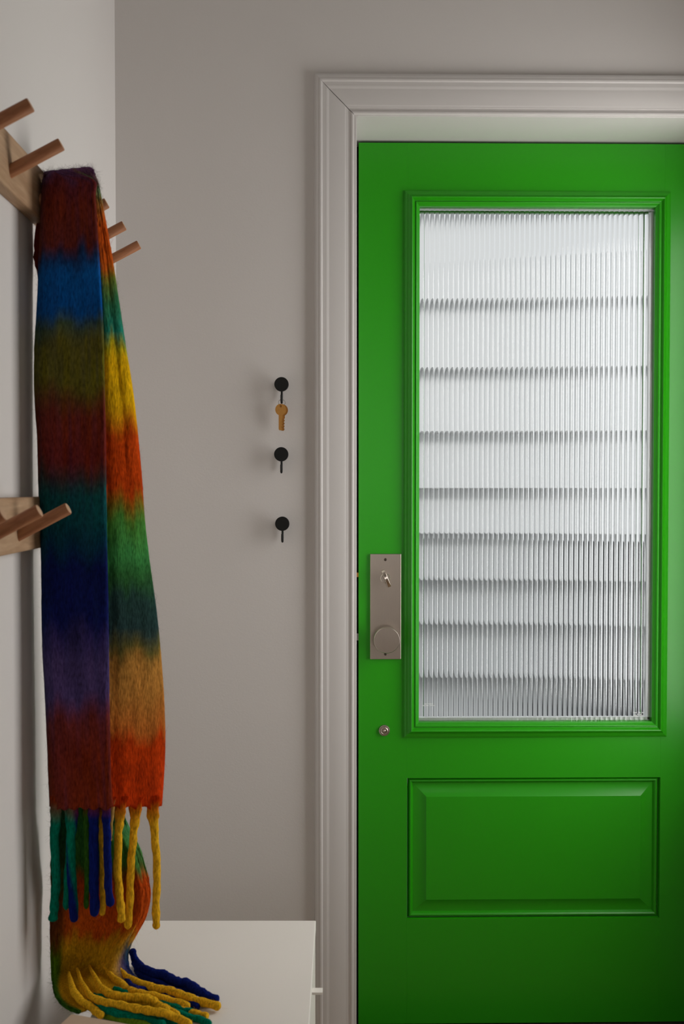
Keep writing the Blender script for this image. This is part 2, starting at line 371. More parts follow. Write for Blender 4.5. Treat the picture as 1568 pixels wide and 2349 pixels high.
# hardware
hx0, hx1, hz0, hz1 = P(848.4, 1400, YD)[0], P(919, 1400, YD)[0], P(884, 1511.5, YD)[2], P(884, 1270.5, YD)[2]
plate = boxes('handle_plate', [(hx0, hx1, YD - .0055, YD + .001, hz0, hz1)], M['nickel'], door, bev=.0009)
plate['label'] = 'brushed nickel handle plate'
for px, py in ((883.5, 1283.8), (883.5, 1500.5)):
    c = P(px, py, YD - .006)
    sc = lathe_y('screw', [(.0035, .0012), (.0035, -.0001), (.0026, -.0005), (.0012, -.0004), (.0009, .0)], M['dark_metal'], plate, 24, (c[0], YD - .0055, c[2]))
c = P(883.5, 1326.5, YD - .008)
lathe_y('turn_rose', [(.0114, .0), (.0114, -.0024), (.0104, -.0034), (.0, -.0034)], M['nickel_shiny'], plate, 40, (c[0], YD - .005, c[2]))
# thumb turn: a curved blade tilted on its axis
cen = Vector((c[0] + .0012, YD - .0055, c[2] + .0002)); ang = math.radians(22.5)
V, Fc = [], []; n = 15; L_ = .0205; hw = .0039
for i in range(n):
    t = -1 + 2 * i / (n - 1); zz = t * L_; d = .024 - .0075 * t * t; d0 = .0035 + .0085 * (abs(t) ** 1.3)
    for sx in (-1, 1):
        for dd in (d, d0):
            xx = sx * hw
            V.append((cen.x + xx * math.cos(ang) - zz * math.sin(ang), cen.y - dd, cen.z + zz * math.cos(ang) + xx * math.sin(ang)))
for i in range(n - 1):
    a, b_ = 4 * i, 4 * i + 4
    Fc += [(a, b_, b_ + 2, a + 2), (a + 1, a + 3, b_ + 3, b_ + 1), (a, a + 1, b_ + 1, b_), (a + 2, b_ + 2, b_ + 3, a + 3)]
Fc += [(0, 2, 3, 1), (4 * n - 4, 4 * n - 3, 4 * n - 1, 4 * n - 2)]
o = link('thumb_turn', V, Fc, M['nickel_shiny'], plate, smooth=35); md = o.modifiers.new('bevel', 'BEVEL'); md.width = .0006; md.segments = 2; md.limit_method = 'ANGLE'
kc = P(886.9, 1469.3, YD - .062)
r = .0303 * (YD - .062) / YD * 1.0
kn = lathe_y('knob', [(.0175, .0), (.0175, -.004), (.0115, -.006), (.0115, -.030), (.014, -.034), (r - .001, -.0365), (r, -.038), (r, -.0545), (r - .0011, -.0562), (.0, -.0565)],
             M['nickel'], plate, 72, (kc[0], YD - .0055, kc[2]), smooth=30)
bc = P(881, 1676, YD - .004)
bt = lathe_y('door_button', [(.0131, .001), (.0131, -.002), (.0122, -.0042), (.0108, -.0046), (.0100, -.0034), (.0092, -.0034), (.0086, -.0062), (.0072, -.0070), (.0062, -.0062), (.0056, -.0045), (.0046, -.0048),
                             (.0030, -.0078), (.0015, -.0092), (.0, -.0094)], M['nickel'], door, 48, (bc[0], YD, bc[2]), smooth=40)
bt['label'] = 'small round nickel button with concentric rings'
for py, hh, m_, nm in ((1318, 5, M['brass'], 'deadbolt'), (1460, 8, M['steel'], 'latch')):
    c = P(819.5, py, YD + .012); boxes(nm, [(XJ0 + .0002, XD0 + .002, YD + .004, YD + .02, c[2] - hh / 992, c[2] + hh / 992)], m_, door)

# ------------------------------------------------------------------ outside the door: clad wall across a narrow yard
YO = 4.35
struct(boxes('ground', [(-9, 9, YW + .34, 16, -.2, -.06)], M['paving']), 'dark paving outside the door')
struct(boxes('porch_step', [(-.6, 1.6, YW + .2, YW + 1.2, -.06, -.002)], M['paving']))
edges = [60, 250, 480, 688, 846, 992, 1122, 1226, 1332, 1432, 1552, 1660, 1790, 1950]
zs = [P(1200, e_, YO)[2] for e_ in edges]
cl = struct(boxes('wall_cladding', [(-7, 1.20, YO + .09, YO + .3, -.1, 4.2)], M['cladding']), 'pale clad wall facing the door across the yard')
for i in range(len(edges) - 1):
    m_ = M['cladding']
    zt, zb_ = zs[i], zs[i + 1]; ov = .040 + .006 * i
    V = [(-7, YO + .07, zt), (1.22, YO + .07, zt), (-7, YO + .06 - ov, zb_ + .005), (1.22, YO + .06 - ov, zb_ + .005), (-7, YO + .07, zb_), (1.22, YO + .07, zb_), (-7, YO + .1, zt), (1.22, YO + .1, zt), (-7, YO + .1, zb_), (1.22, YO + .1, zb_)]
    link('board', V, [(0, 1, 3, 2), (2, 3, 5, 4), (4, 5, 9, 8), (6, 7, 1, 0), (6, 7, 9, 8), (0, 2, 4, 8, 6), (1, 3, 5, 9, 7)], m_, cl)

struct(boxes('wall_yard', [(1.2, 9, 5.6, 5.8, -.1, 4.2)], M['white_ext']), 'white wall at the side of the yard')
gt = struct(empty('yard_gate', (1.335, YO + .1, -.06)), 'dark boarded yard gate at the end of the clad wall')
for i in range(4):
    g_ = boxes('gate_board', [(.004 + i * .10, .10 + i * .10, 0, .03, .03, 1.08)], M['gate'], gt, .003)
struct(boxes('yard_post', [(1.20, 1.33, YO + .02, YO + .12, -.06, 2.3)], M['post'], bev=.004), 'grey post at the end of the clad wall')
boxes('gate_rail', [(0, .41, .03, .06, .2, .28), (0, .41, .03, .06, .82, .90)], M['gate'], gt)

# ------------------------------------------------------------------ coat racks on the left wall
XB = XL + 0.020                                 # board face
def rack(name, label, tip_pts, y0, y1, zt, zb_, group):
    t = tag(empty(name, (XL, (y0 + y1) / 2, zb_)), label, 'coat rack', group)
    inv = Matrix.Translation(-Vector(t.location))
    bo = boxes('board', [(XL - .0005, XB, y0, y1, zb_, zt)], M['board'], bev=.0025); bo.parent = t; bo.matrix_parent_inverse = inv
    for (tx, ty, tz, bx_, bz) in tip_pts:
        a = Vector((bx_ - .006, ty, bz - .0033)); b2 = Vector((tx, ty, tz)); d = b2 - a; Ln = d.length
        r = .0088; V, Fc = [], []; n = 24
        prof = [(r, 0), (r, Ln - .0012), (r - .0010, Ln)]
        for rr_, zz in prof:
            for i in range(n): V.append((rr_ * math.cos(2 * math.pi * i / n), rr_ * math.sin(2 * math.pi * i / n), zz))
        for j in range(2):
            for i in range(n): k = (i + 1) % n; Fc.append((j * n + i, j * n + k, (j + 1) * n + k, (j + 1) * n + i))
        Fc.append(tuple(range(n))); Fc.append(tuple(range(2 * n, 3 * n)))
        pg = link('peg', V, Fc, M['peg'], smooth=40); pg.data.materials.append(M['peg_end']); pg.data.polygons[len(Fc) - 1].material_index = 1
        q = d.to_track_quat('Z', 'Y'); pg.parent = t
        pg.location = a - Vector(t.location); pg.rotation_mode = 'QUATERNION'; pg.rotation_quaternion = q
    return t
XT = XL + 0.089
def peg_depth(px, py): return PX(px, py, XT)[1]
u_tips = []
y_a, y_b = peg_depth(71, 238), peg_depth(319, 562)
dy = (y_b - y_a) / 5
z_tip = 0.5 * (PX(140, 328, XT)[2] + PX(319, 562, XT)[2])
for i in range(-1, 6): u_tips.append((XT, y_a + dy * i, z_tip, XB, z_tip - .0365))
zu_t = PX(50, 336, XB)[2]; zu_b = PX(40, 452, XB)[2]
Y_END = PX(256, 575, XB)[1]
rack('peg_rack', 'oak peg rail high on the wall, carrying the rainbow scarf', u_tips, u_tips[0][1] - .08, Y_END, zu_t, zu_b, 'oak peg rails on the left wall')
y_l = peg_depth(157, 1166); l_tips = []
z_tl = PX(157, 1166, XT)[2]
for i in range(-3, 4): l_tips.append((XT, y_l + dy * i, z_tl, XB, z_tl - .0365))
zl_t = PX(50, 1141, XB)[2]; zl_b = zl_t - (zu_t - zu_b) * 1.0
rack('peg_rack', 'lower oak peg rail at scarf mid-height, its pegs bare', l_tips, l_tips[0][1] - .08, l_tips[-1][1] + .05, zl_t, zl_b, 'oak peg rails on the left wall')

# ------------------------------------------------------------------ cabinet under the racks, tan box on it
ZT = EYE - 0.776
cb = [PZ(345, 2109, ZT), PZ(724, 2116, ZT), PZ(722, 2349, ZT)]
XCF = cb[1][0]; YCB = 0.5 * (cb[0][1] + cb[1][1]); CDEP = XCF - XL - .102; CLEN = .92
cab = tag(empty('storage_bench', (XCF, YCB, 0)), 'low cream storage bench along the wall, under the scarf', 'bench')
cab.rotation_euler = (0, 0, math.radians(-0.9))
def cbox(name, lst, m, bev=.0015, parent=cab): o = boxes(name, lst, m, parent, bev); return o
cbox('top', [(-CDEP + .008, 0, -CLEN, 0, ZT - .018, ZT)], M['cabinet'])
cbox('side_panel', [(-CDEP + .008, -.02, -.018, 0, 0, ZT - .018)], M['cabinet']); cbox('side_panel', [(-CDEP + .008, -.02, -CLEN, -CLEN + .018, 0, ZT - .018)], M['cabinet'])
cbox('back_panel', [(-CDEP + .008, -CDEP + .014, -CLEN + .018, -.018, .05, ZT - .018)], M['cabinet'])
cbox('plinth', [(-.06, -.045, -CLEN + .018, -.018, 0, .05)], M['cabinet'])
tabp = PZ(722, 2256, ZT - .006); t_y = (tabp[1] - YCB)
pair = (CLEN - .006) / 2
for i in range(2):
    yy1 = -.003 - i * pair; yy0 = yy1 - pair + .003
    d = cbox('door', [(-.02, -.001, yy0, yy1, .055, ZT - .021)], M['cabinet'], .001)
    py_ = t_y if i == 0 else yy0 + (yy1 - t_y)
    cbox('tab_handle', [(-.002, .0165, py_ - .0075, py_ + .0075, ZT - .0205, ZT - .0165)], M['cabinet'], .0006, d)
tb = PZ(164, 2325, ZT + .055)
box = tag(empty('tan_box', (tb[0], tb[1], ZT)), 'flat tan box lying on the cream bench beside the scarf fringe', 'box')
box.rotation_euler = (0, 0, math.radians(-18))
boxes('box_base', [(.002, .258, -.198, -.002, 0, .036)], M['tan'], box, .001)
boxes('box_lid', [(0, .26, -.2, 0, .034, .055)], M['tan'], box, .0015)

# ------------------------------------------------------------------ wall hooks and keys
hook_spec = [(645.2, 881.3, 'black disc wall hook from which the brass keys hang'),
             (644.7, 1042, 'empty black disc wall hook just below the keys'),
             (647, 1201.5, 'lowest black disc wall hook, empty, farthest below the keys')]
YH = YW - .0235
hook0 = None
for i, (px, py, lb) in enumerate(hook_spec):
    c = P(px, py, YH)
    t = tag(empty('wall_hook', (c[0], YW, c[2])), lb, 'hook', 'black disc hooks beside the door')
    if i == 0:
        dsc = lathe_y('disc', [(.0060, .0), (.0060, -.016), (.0150, -.0162), (.0153, -.0170), (.0153, -.0228), (.0146, -.0235), (.0, -.0235)], M['black'], t, 48)
        pts = crom([(0, -.006, -.004), (0, -.0065, -.020), (0, -.008, -.0330), (0, -.0135, -.0385), (0, -.0190, -.0360), (0, -.0205, -.0285), (0, -.0205, -.022)], 40)
        V, Fc = tube(pts, .0024, 12); prong = link('prong', V, Fc, M['black'], t, smooth=50)
        hook0 = (dsc, prong)
    else:
        for ch in hook0:
            q = ch.copy(); C.objects.link(q); q.parent = t
h0 = P(645.2, 881.3, YH)
ring_c = Vector((h0[0], YW - .0135, P(645, 924, YW - .0135)[2]))
kr = tag(empty('key_bunch', tuple(ring_c)), 'bunch of brass keys on a thin wire ring hanging from the top hook', 'keys')
pts = [(.0072 * math.cos(a), .0015 * math.cos(a * 1.0), .0072 * math.sin(a)) for a in np.linspace(0, 2 * math.pi, 40)]
V, Fc = tube(pts, .0004, 6); link('ring', V, Fc, M['steel'], kr, smooth=60)
def key_mesh():
    # flat key: round bow with hole, shoulder, toothed blade; origin at the hole
    out = []; R = .0112; bowc = -.0062
    for a in np.linspace(math.radians(-64), math.radians(244), 34): out.append((R * math.cos(a), bowc + R * math.sin(a)))
    top = out[-1]
    left = [(-.0040, bowc - .0108), (-.0040, -.044), (-.0028, -.0462)]
    right_pts = [(.0012, -.0462), (.0030, -.0440), (.0026, -.0420), (.0012, -.0405), (.0032, -.0385), (.0030, -.0365), (.0016, -.0350), (.0034, -.0330), (.0032, -.031),
                 (.0014, -.0295), (.0036, -.0275), (.0036, -.0255), (.0020, -.0240), (.0042, -.0218), (.0042, bowc - .0108)]
    pl = out + left + right_pts
    hole = [(.0021 * math.cos(a), .0006 + .0030 * math.sin(a)) for a in np.linspace(0, 2 * math.pi, 14, endpoint=False)]
    bm = bmesh.new()
    vo = [bm.verts.new((x, 0, z)) for x, z in pl]; vh = [bm.verts.new((x, 0, z)) for x, z in hole]
    eo = [bm.edges.new((vo[i], vo[(i + 1) % len(vo)])) for i in range(len(vo))]; eh = [bm.edges.new((vh[i], vh[(i + 1) % len(vh)])) for i in range(len(vh))]
    bmesh.ops.triangle_fill(bm, use_beauty=True, edges=eo + eh)
    r_ = bmesh.ops.extrude_face_region(bm, geom=bm.faces[:]); vs = [v for v in r_['geom'] if isinstance(v, bmesh.types.BMVert)]
    bmesh.ops.translate(bm, verts=vs, vec=(0, -.0019, 0)); bmesh.ops.recalc_face_normals(bm, faces=bm.faces[:])
    # raised rib along the blade
    for x0, x1 in ((-.0030, -.0022), (-.0002, .0006)):
        v, f = boxvf(x0, x1, -.0023, .0004, -.043, bowc - .0095); bv = [bm.verts.new(q) for q in v]
        for q in f: bm.faces.new([bv[i] for i in q])
    me = bpy.data.meshes.new('key'); bm.to_mesh(me); bm.free(); me.materials.append(M['brass']); return me
km = key_mesh()
for i, (ox, oy, rz_, ry) in enumerate(((-.0022, -.0045, 0.05, 0.0), (.0002, -.0018, -.05, 0.03), (.0020, .0010, -.12, 0.06))):
    k_ = bpy.data.objects.new('key', km); C.objects.link(k_); k_.parent = kr
    k_.location = (ox, oy, -.0082 - .0004 * i); k_.rotation_euler = (0, -ry * .4, rz_)
    if i == 0: pass
    k_.scale = (1.02, 1, 1.1)

# ------------------------------------------------------------------ the scarf
def lin(r, g, b): return np.array(srgb(r, g, b)[:3])
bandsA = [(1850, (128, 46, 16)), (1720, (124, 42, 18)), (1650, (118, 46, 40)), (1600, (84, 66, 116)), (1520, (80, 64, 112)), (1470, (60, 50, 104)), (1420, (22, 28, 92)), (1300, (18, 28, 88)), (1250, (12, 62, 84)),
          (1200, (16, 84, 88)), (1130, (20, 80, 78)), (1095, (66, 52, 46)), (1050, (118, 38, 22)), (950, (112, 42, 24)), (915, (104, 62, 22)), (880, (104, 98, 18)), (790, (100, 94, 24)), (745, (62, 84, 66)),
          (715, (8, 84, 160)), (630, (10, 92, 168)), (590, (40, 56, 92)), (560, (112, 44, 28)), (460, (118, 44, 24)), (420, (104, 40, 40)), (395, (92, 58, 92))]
bandsB = [(1850, (196, 56, 8)), (1700, (186, 58, 10)), (1675, (190, 104, 40)), (1600, (192, 128, 56)), (1520, (186, 130, 58)), (1490, (104, 96, 46)), (1450, (40, 62, 62)), (1370, (40, 68, 62)), (1330, (48, 98, 50)), (1270, (62, 140, 70)),
          (1190, (74, 132, 50)), (1150, (140, 104, 26)), (1120, (196, 66, 12)), (1000, (194, 68, 12)), (965, (214, 130, 18)), (930, (230, 176, 14)), (830, (230, 178, 14)), (790, (150, 152, 30)), (765, (30, 126, 108)), (690, (56, 122, 78)),
          (640, (116, 130, 44)), (612, (206, 92, 24)), (520, (212, 88, 26)), (470, (170, 110, 50)), (435, (92, 138, 96)), (412, (110, 80, 70)), (395, (100, 62, 96))]
SCA = SCB = .82
def band(tab, y, k=1.0):
    ys_ = np.array([t[0] for t in tab][::-1], float); cs = np.array([lin(*t[1]) * k for t in tab][::-1])
    return np.stack([np.interp(y, ys_, cs[:, i]) for i in range(3)], -1)
rowsF = [  # front length: image y, left edge, fold, right edge
    (1852, 116, 257, 368), (1780, 113, 252, 373), (1700, 110, 250, 376), (1600, 106, 248, 373), (1500, 100, 247, 366), (1400, 98, 246, 356), (1300, 97, 244, 342),
    (1200, 94, 242, 330), (1100, 90, 241, 323), (1000, 87, 240, 314), (900, 81, 238, 303), (800, 81, 236, 287), (700, 87, 232, 272), (600, 91, 226, 257), (520, 94, 221, 243), (450, 97, 217, 230), (415, 99, 215, 222)]
DF = 1.497
def front_section(y, L, Fo, R, flat=1.0):
    w_ = Fo - L; wr = R - Fo; k = min(1, wr / 60)
    s = [(L + 5, .030), (L, .016), (L + .06 * w_, .006), (L + .25 * w_, .001), (L + .5 * w_, -.001), (L + .75 * w_, -.002), (Fo - 7, -.003), (Fo - 1, .001), (Fo - 2, .009), (Fo - 7, .013 + .003 * k),
         (Fo + .02 * wr, .016 + .004 * k), (Fo + .25 * wr, .016 + .000095 * wr), (Fo + .55 * wr, .016 + .00024 * wr), (R - .18 * wr, .016 + .00036 * wr), (R - 2, .018 + .00046 * wr), (R - 1, .026 + .00048 * wr), (R - 8 * k - 1, .034 + .0005 * wr)]
    return [(px, y, DF + d) for px, d in s]
NCOL = 17
ctrl = [front_section(*r_) for r_ in rowsF]
# over the peg
def flatrow(ys_fn, L, R, depth_fn): return [(L + (R - L) * t, ys_fn(t), depth_fn(t)) for t in np.linspace(0, 1, NCOL)]
ctrl.append([(100 + (216 - 100) * t, 402 - 12 * t + 4 * max(0, t - .93) / .07 * 2, 1.504 + .008 * t) for t in np.linspace(0, 1, NCOL)])
ctrl.append([(102 + (214 - 102) * t, 396 - 11 * t + 8 * max(0, t - .93) / .07, 1.524 + .006 * t) for t in np.linspace(0, 1, NCOL)])
ctrl.append([(101 + (215 - 101) * t, 403 - 11 * t + 8 * max(0, t - .93) / .07, 1.548 + .006 * t) for t in np.linspace(0, 1, NCOL)])
# down the back
rowsK = [(450, 98, 222), (520, 84, 234), (590, 78, 246), (640, 88, 252), (720, 96, 246), (900, 98, 256), (1100, 100, 266), (1300, 106, 276), (1500, 110, 286), (1700, 114, 290), (1850, 117, 285)]
for y, L, R in rowsK:
    ctrl.append([(L + (R - L) * t, y, 1.545 + .004 * math.sin(t * 7 + y * .004) * (1 if y > 480 else .4)) for t in np.linspace(0, 1, NCOL)])
# the visible lower end behind the fringe, billowing and then settling on the bench
low = [[(117, 1900), (165, 1900), (230, 1900), (262, 1900), (294, 1896)],
       [(117, 1960), (165, 1960), (235, 1960), (285, 1955), (320, 1945)],
       [(117, 2020), (165, 2020), (240, 2020), (300, 2015), (338, 2005)],
       [(117, 2070), (160, 2072), (240, 2072), (305, 2062), (344, 2050)],
       [(117, 2115), (150, 2118), (230, 2120), (300, 2105), (334, 2100)],
       [(117, 2155), (146, 2158), (220, 2155), (280, 2142), (312, 2142)],
       [(118, 2190), (142, 2192), (212, 2185), (262, 2172), (297, 2172)],
       [(119, 2225), (138, 2227), (200, 2215), (252, 2202), (292, 2198)],
       [(121, 2255), (136, 2260), (186, 2245), (246, 2228), (298, 2222)],
       [(128, 2285), (140, 2288), (190, 2268), (254, 2246), (310, 2240)],
       [(146, 2308), (160, 2308), (206, 2287), (268, 2260), (322, 2252)],
       [(178, 2322), (188, 2320), (226, 2300), (284, 2270), (336, 2260)]]
lowd = [1.55, 1.555, 1.565, 1.562, 1.562, 1.565, 1.566, 1.565, 1.56, 1.55, 1.53, 1.51]
for r_, d0 in zip(low, lowd):
    cc = crom([(a, b_, 0) for a, b_ in r_], NCOL)
    rowp = []
    for j, (a, b_, _) in enumerate(cc):
        t = j / (NCOL - 1); d = d0 + .012 * math.sin(t * 9 + b_ * .01) + .03 * max(0, t - .8) / .2 - (.02 if .2 < t < .8 else 0) * 0
        # never below the bench top
        dd = ray(a, b_); ymax = (ZT + .010 - EYE) / dd[2] * dd[1] if dd[2] < 0 else 9
        rowp.append((a, b_, min(d, ymax)))
    ctrl.append(rowp)
W3 = np.array([[P(*c) for c in row] for row in ctrl]); CT = np.array(ctrl)
NU = 90; seglen = 5
def grid(arr):
    a = np.array([crom(row, NU) for row in arr])                      # across
    out = np.array([crom(a[:, j], (len(arr) - 1) * seglen + 1) for j in range(NU)]).transpose(1, 0, 2)
    return out
G3 = grid(W3); GP = grid(CT); NR = G3.shape[0]
# mohair unevenness, pushed along the view depth
ii, jj = np.meshgrid(np.arange(NR), np.arange(NU), indexing='ij')
wob = .0011 * np.sin(jj * .33 + 1.3 * np.sin(ii * .07)) + .0003 * np.sin(jj * 1.1 + ii * .05) + .0006 * rng.standard_normal((NR, NU))
G3[:, :, 1] += wob
colr = np.zeros((NR, NU, 3))
nF = (len(rowsF) + 1) * seglen                                          # front rows end about here
def smooth_noise(n, m, cell):
    a = rng.standard_normal((n // cell + 3, m // cell + 3)); y = np.linspace(0, a.shape[0] - 1.001, n); x = np.linspace(0, a.shape[1] - 1.001, m)
    y0, x0 = y.astype(int), x.astype(int); fy, fx = (y - y0)[:, None], (x - x0)[None]
    return (a[y0][:, x0] * (1 - fy) * (1 - fx) + a[y0 + 1][:, x0] * fy * (1 - fx) + a[y0][:, x0 + 1] * (1 - fy) * fx + a[y0 + 1][:, x0 + 1] * fy * fx)
for j in range(NU):
    dmin = min(abs(GP[0, j, 0] - q) for q in (130, 150, 170, 196, 216, 243, 279, 312, 348))
    for i in range(3): G3[i, j, 2] -= (.0062 * math.exp(-(dmin / 9) ** 2) - .002) * (1 - i / 3)
nz = smooth_noise(NR, NU, 3) * 9 + smooth_noise(NR, NU, 9) * 7
def streak(n, m, cr_, cc_): return smooth_noise(n, m * cr_ // cc_ + 4, cr_)[:, np.linspace(0, m * cr_ // cc_ + 3, m).astype(int)]
st = streak(NR, NU, 9, 2); nz = nz + st * 8
nzx = smooth_noise(NR, NU, 5)
uu = jj / (NU - 1)
y_eff = GP[:, :, 1] + nz
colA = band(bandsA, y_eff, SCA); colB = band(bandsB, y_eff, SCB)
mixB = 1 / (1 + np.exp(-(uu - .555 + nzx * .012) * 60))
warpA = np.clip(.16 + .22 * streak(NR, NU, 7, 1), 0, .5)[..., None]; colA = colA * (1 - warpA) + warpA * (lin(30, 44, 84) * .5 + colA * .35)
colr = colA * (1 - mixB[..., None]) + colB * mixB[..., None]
# left selvedge has a teal-green warp
selv = np.exp(-((uu - .05) / .07) ** 2)[..., None] * .35
colr = colr * (1 - selv) + selv * (colr * .5 + .5 * lin(40, 84, 60))
# back length and lower end
bandsK_L = [(2349, (60, 110, 40)), (2300, (56, 104, 30)), (2200, (84, 118, 10)), (2175, (96, 80, 14)), (2150, (112, 58, 18)), (2080, (110, 54, 20)), (2040, (60, 70, 24)), (1900, (24, 70, 40)), (1700, (50, 60, 40)), (900, (90, 60, 20)), (640, (100, 34, 20)), (500, (118, 36, 18)), (395, (92, 50, 80))]
bandsK_M = [(2349, (206, 152, 26)), (2180, (204, 154, 24)), (2160, (200, 140, 24)), (2135, (192, 84, 20)), (2030, (192, 72, 18)), (2000, (120, 84, 22)), (1975, (60, 112, 40)), (1880, (54, 116, 52)), (1700, (60, 90, 40)), (900, (150, 120, 20)), (640, (120, 50, 20)), (395, (92, 50, 80))]
bandsK_R = [(2349, (24, 48, 112)), (2215, (24, 48, 112)), (2180, (40, 74, 84)), (2150, (196, 140, 30)), (2130, (194, 80, 22)), (2020, (194, 76, 22)), (1990, (84, 134, 66)), (1880, (66, 130, 80)), (1700, (70, 120, 70)), (900, (150, 120, 20)), (395, (92, 90, 80))]
kL, kM, kR = band(bandsK_L, y_eff, SCA), band(bandsK_M, y_eff, SCA), band(bandsK_R, y_eff, SCA)
sL = 1 / (1 + np.exp((uu - .235 + nzx * .01) * 70)); sR = 1 / (1 + np.exp(-(uu - .86 + nzx * .02) * 40))
colK = kM * (1 - sL - sR)[..., None] + kL * sL[..., None] + kR * sR[..., None]
isK = np.clip((ii - nF) / 6.0, 0, 1)[..., None]
colr = colr * (1 - isK) + colK * isK
colr = np.clip(colr * (1 + .10 * smooth_noise(NR, NU, 2)[..., None] + .10 * nzx[..., None]), 0.002, 1)
V = G3.reshape(-1, 3); Fc = []
for i in range(NR - 1):
    for j in range(NU - 1): Fc.append((i * NU + j, i * NU + j + 1, (i + 1) * NU + j + 1, (i + 1) * NU + j))
hook_pt = P(150, 400, 1.53)
scarf = tag(empty('scarf', (float(hook_pt[0]), float(hook_pt[1]), ZT)), 'rainbow-striped mohair scarf with a long fringe, hung over a wall peg', 'scarf')
invS = Matrix.Translation(-Vector(scarf.location))
def schild(o): o.parent = scarf; o.matrix_parent_inverse = invS; return o
cloth = schild(link('cloth', V, Fc, M['wool'], smooth=175, dye=colr.reshape(-1, 3)))
md = cloth.modifiers.new('thickness', 'SOLIDIFY'); md.thickness = .004; md.offset = 0
# loose mohair fibres standing off the cloth
nrm = np.cross(np.gradient(G3, axis=1), np.gradient(G3, axis=0)); nrm /= (np.linalg.norm(nrm, axis=2, keepdims=True) + 1e-9)
fv, ff, fc = [], [], []
def fibre(p, n_, col, ln):
    g = np.array([random.gauss(0, 1) for _ in range(3)]); g -= n_ * g.dot(n_); g[2] *= 1.5; g /= np.linalg.norm(g) + 1e-9
    d = g + n_ * random.uniform(.05, .55); d /= np.linalg.norm(d)
    s_ = np.cross(d, n_); s_ /= np.linalg.norm(s_) + 1e-9; t_ = np.cross(d, s_); k0 = len(fv); cu = random.uniform(-.5, .5); cw = random.uniform(-.3, .3)
    for q in range(5):
        u_ = q / 4; c_ = p + ln * (d * u_ + (s_ * cu + t_ * cw) * u_ * u_); rr_ = .00008 * (1 - .5 * u_)
        for a in range(3):
            an = a * 2.094; fv.append(c_ + (s_ * math.cos(an) + t_ * math.sin(an)) * rr_); fc.append(col)
    for q in range(4):
        for a in range(3): b2 = (a + 1) % 3; ff.append((k0 + 3 * q + a, k0 + 3 * q + b2, k0 + 3 * q + 3 + b2, k0 + 3 * q + 3 + a))
for _ in range(14000):
    i = random.randrange(NR); j = random.randrange(NU) if random.random() < .88 else random.choice([0, 1, 2, NU - 10, NU - 6, NU - 3, NU - 2, NU - 1])
    sd = random.choice([-1, 1]); fibre(G3[i, j] + nrm[i, j] * .002 * sd, nrm[i, j] * sd, colr[i, j], random.uniform(.005, .014))
# fringe
TEAL, NAVY, YEL, GRN = lin(0, 112, 88), lin(14, 28, 96), lin(222, 168, 34), lin(48, 92, 26)
def tassel(pts, wpx, col, seed, col2=None, top=1.0, topcol=None, flat=.12):
    r_ = random.Random(seed); n = max(24, int(len(pts) * 10)); c_ = crom(pts, n); sc = np.mean([p[1] for p in pts]) / F
    base = wpx * .5 * sc; ph = r_.uniform(0, 6)
    rad = [base * ((top - (top - 1) * min(1, i / (n * .3))) * (1 + .05 * math.sin(i * .9 + ph) + .04 * r_.uniform(-1, 1))) for i in range(n)]
    rad[-1] *= .22; rad[-2] *= .62; rad[-3] *= .88; c_[-1] = c_[-2] + (c_[-1] - c_[-2]) * .35; c_[-2] = c_[-3] + (c_[-2] - c_[-3]) * .7; NN = 14
    off = np.array([[.0004 * math.sin(i * .5 + ph), 0, .0003 * math.cos(i * .45 + ph)] for i in range(n)])
    cen_ = c_ + off
    V, Fc = tube(cen_, rad, NN, lambda i, k: .06 * math.sin(k * 2 * math.pi / NN * 2 + i * .8 + ph) + .03 * r_.uniform(-1, 1))
    V = np.array([tuple(v) for v in V]); cols = []
    for i in range(n):
        fl = flat + (1 - flat) * min(1, i / (n * .35))
        for k in range(NN):
            V[i * NN + k, 1] = cen_[i, 1] + (V[i * NN + k, 1] - cen_[i, 1]) * fl
            c = col
            if col2 is not None: u_ = min(1, max(0, .5 + 1.2 * math.sin(k * 2 * math.pi / NN + i * .12 + ph))); c = col * (1 - u_) + col2 * u_
            if topcol is not None: t_ = max(0, min(1, 1.35 - i / (n * .17))); c = c * (1 - t_) + topcol * t_
            cols.append(np.clip(c * (1 + .12 * r_.uniform(-1, 1)), 0, 1))
    o = schild(link('tassel', V, Fc, M['wool'], smooth=175, dye=cols))
    for _ in range(70):                                               # stray fibres of this tassel
        i = r_.randrange(n); k = r_.randrange(NN); v_ = V[i * NN + k]; nn = v_ - cen_[i]; nn = nn / (np.linalg.norm(nn) + 1e-9)
        fibre(v_, nn, np.array(cols[i * NN + k]), r_.uniform(.002, .0055))
    if r_.random() < .55:
        for _ in range(2): fibre(cen_[-1], np.array([0, 0, -1.0]), np.array(cols[-1]), r_.uniform(.008, .02))
    return o
RUST, ORG = lin(128, 46, 16) * SCA, lin(196, 56, 8) * SCB
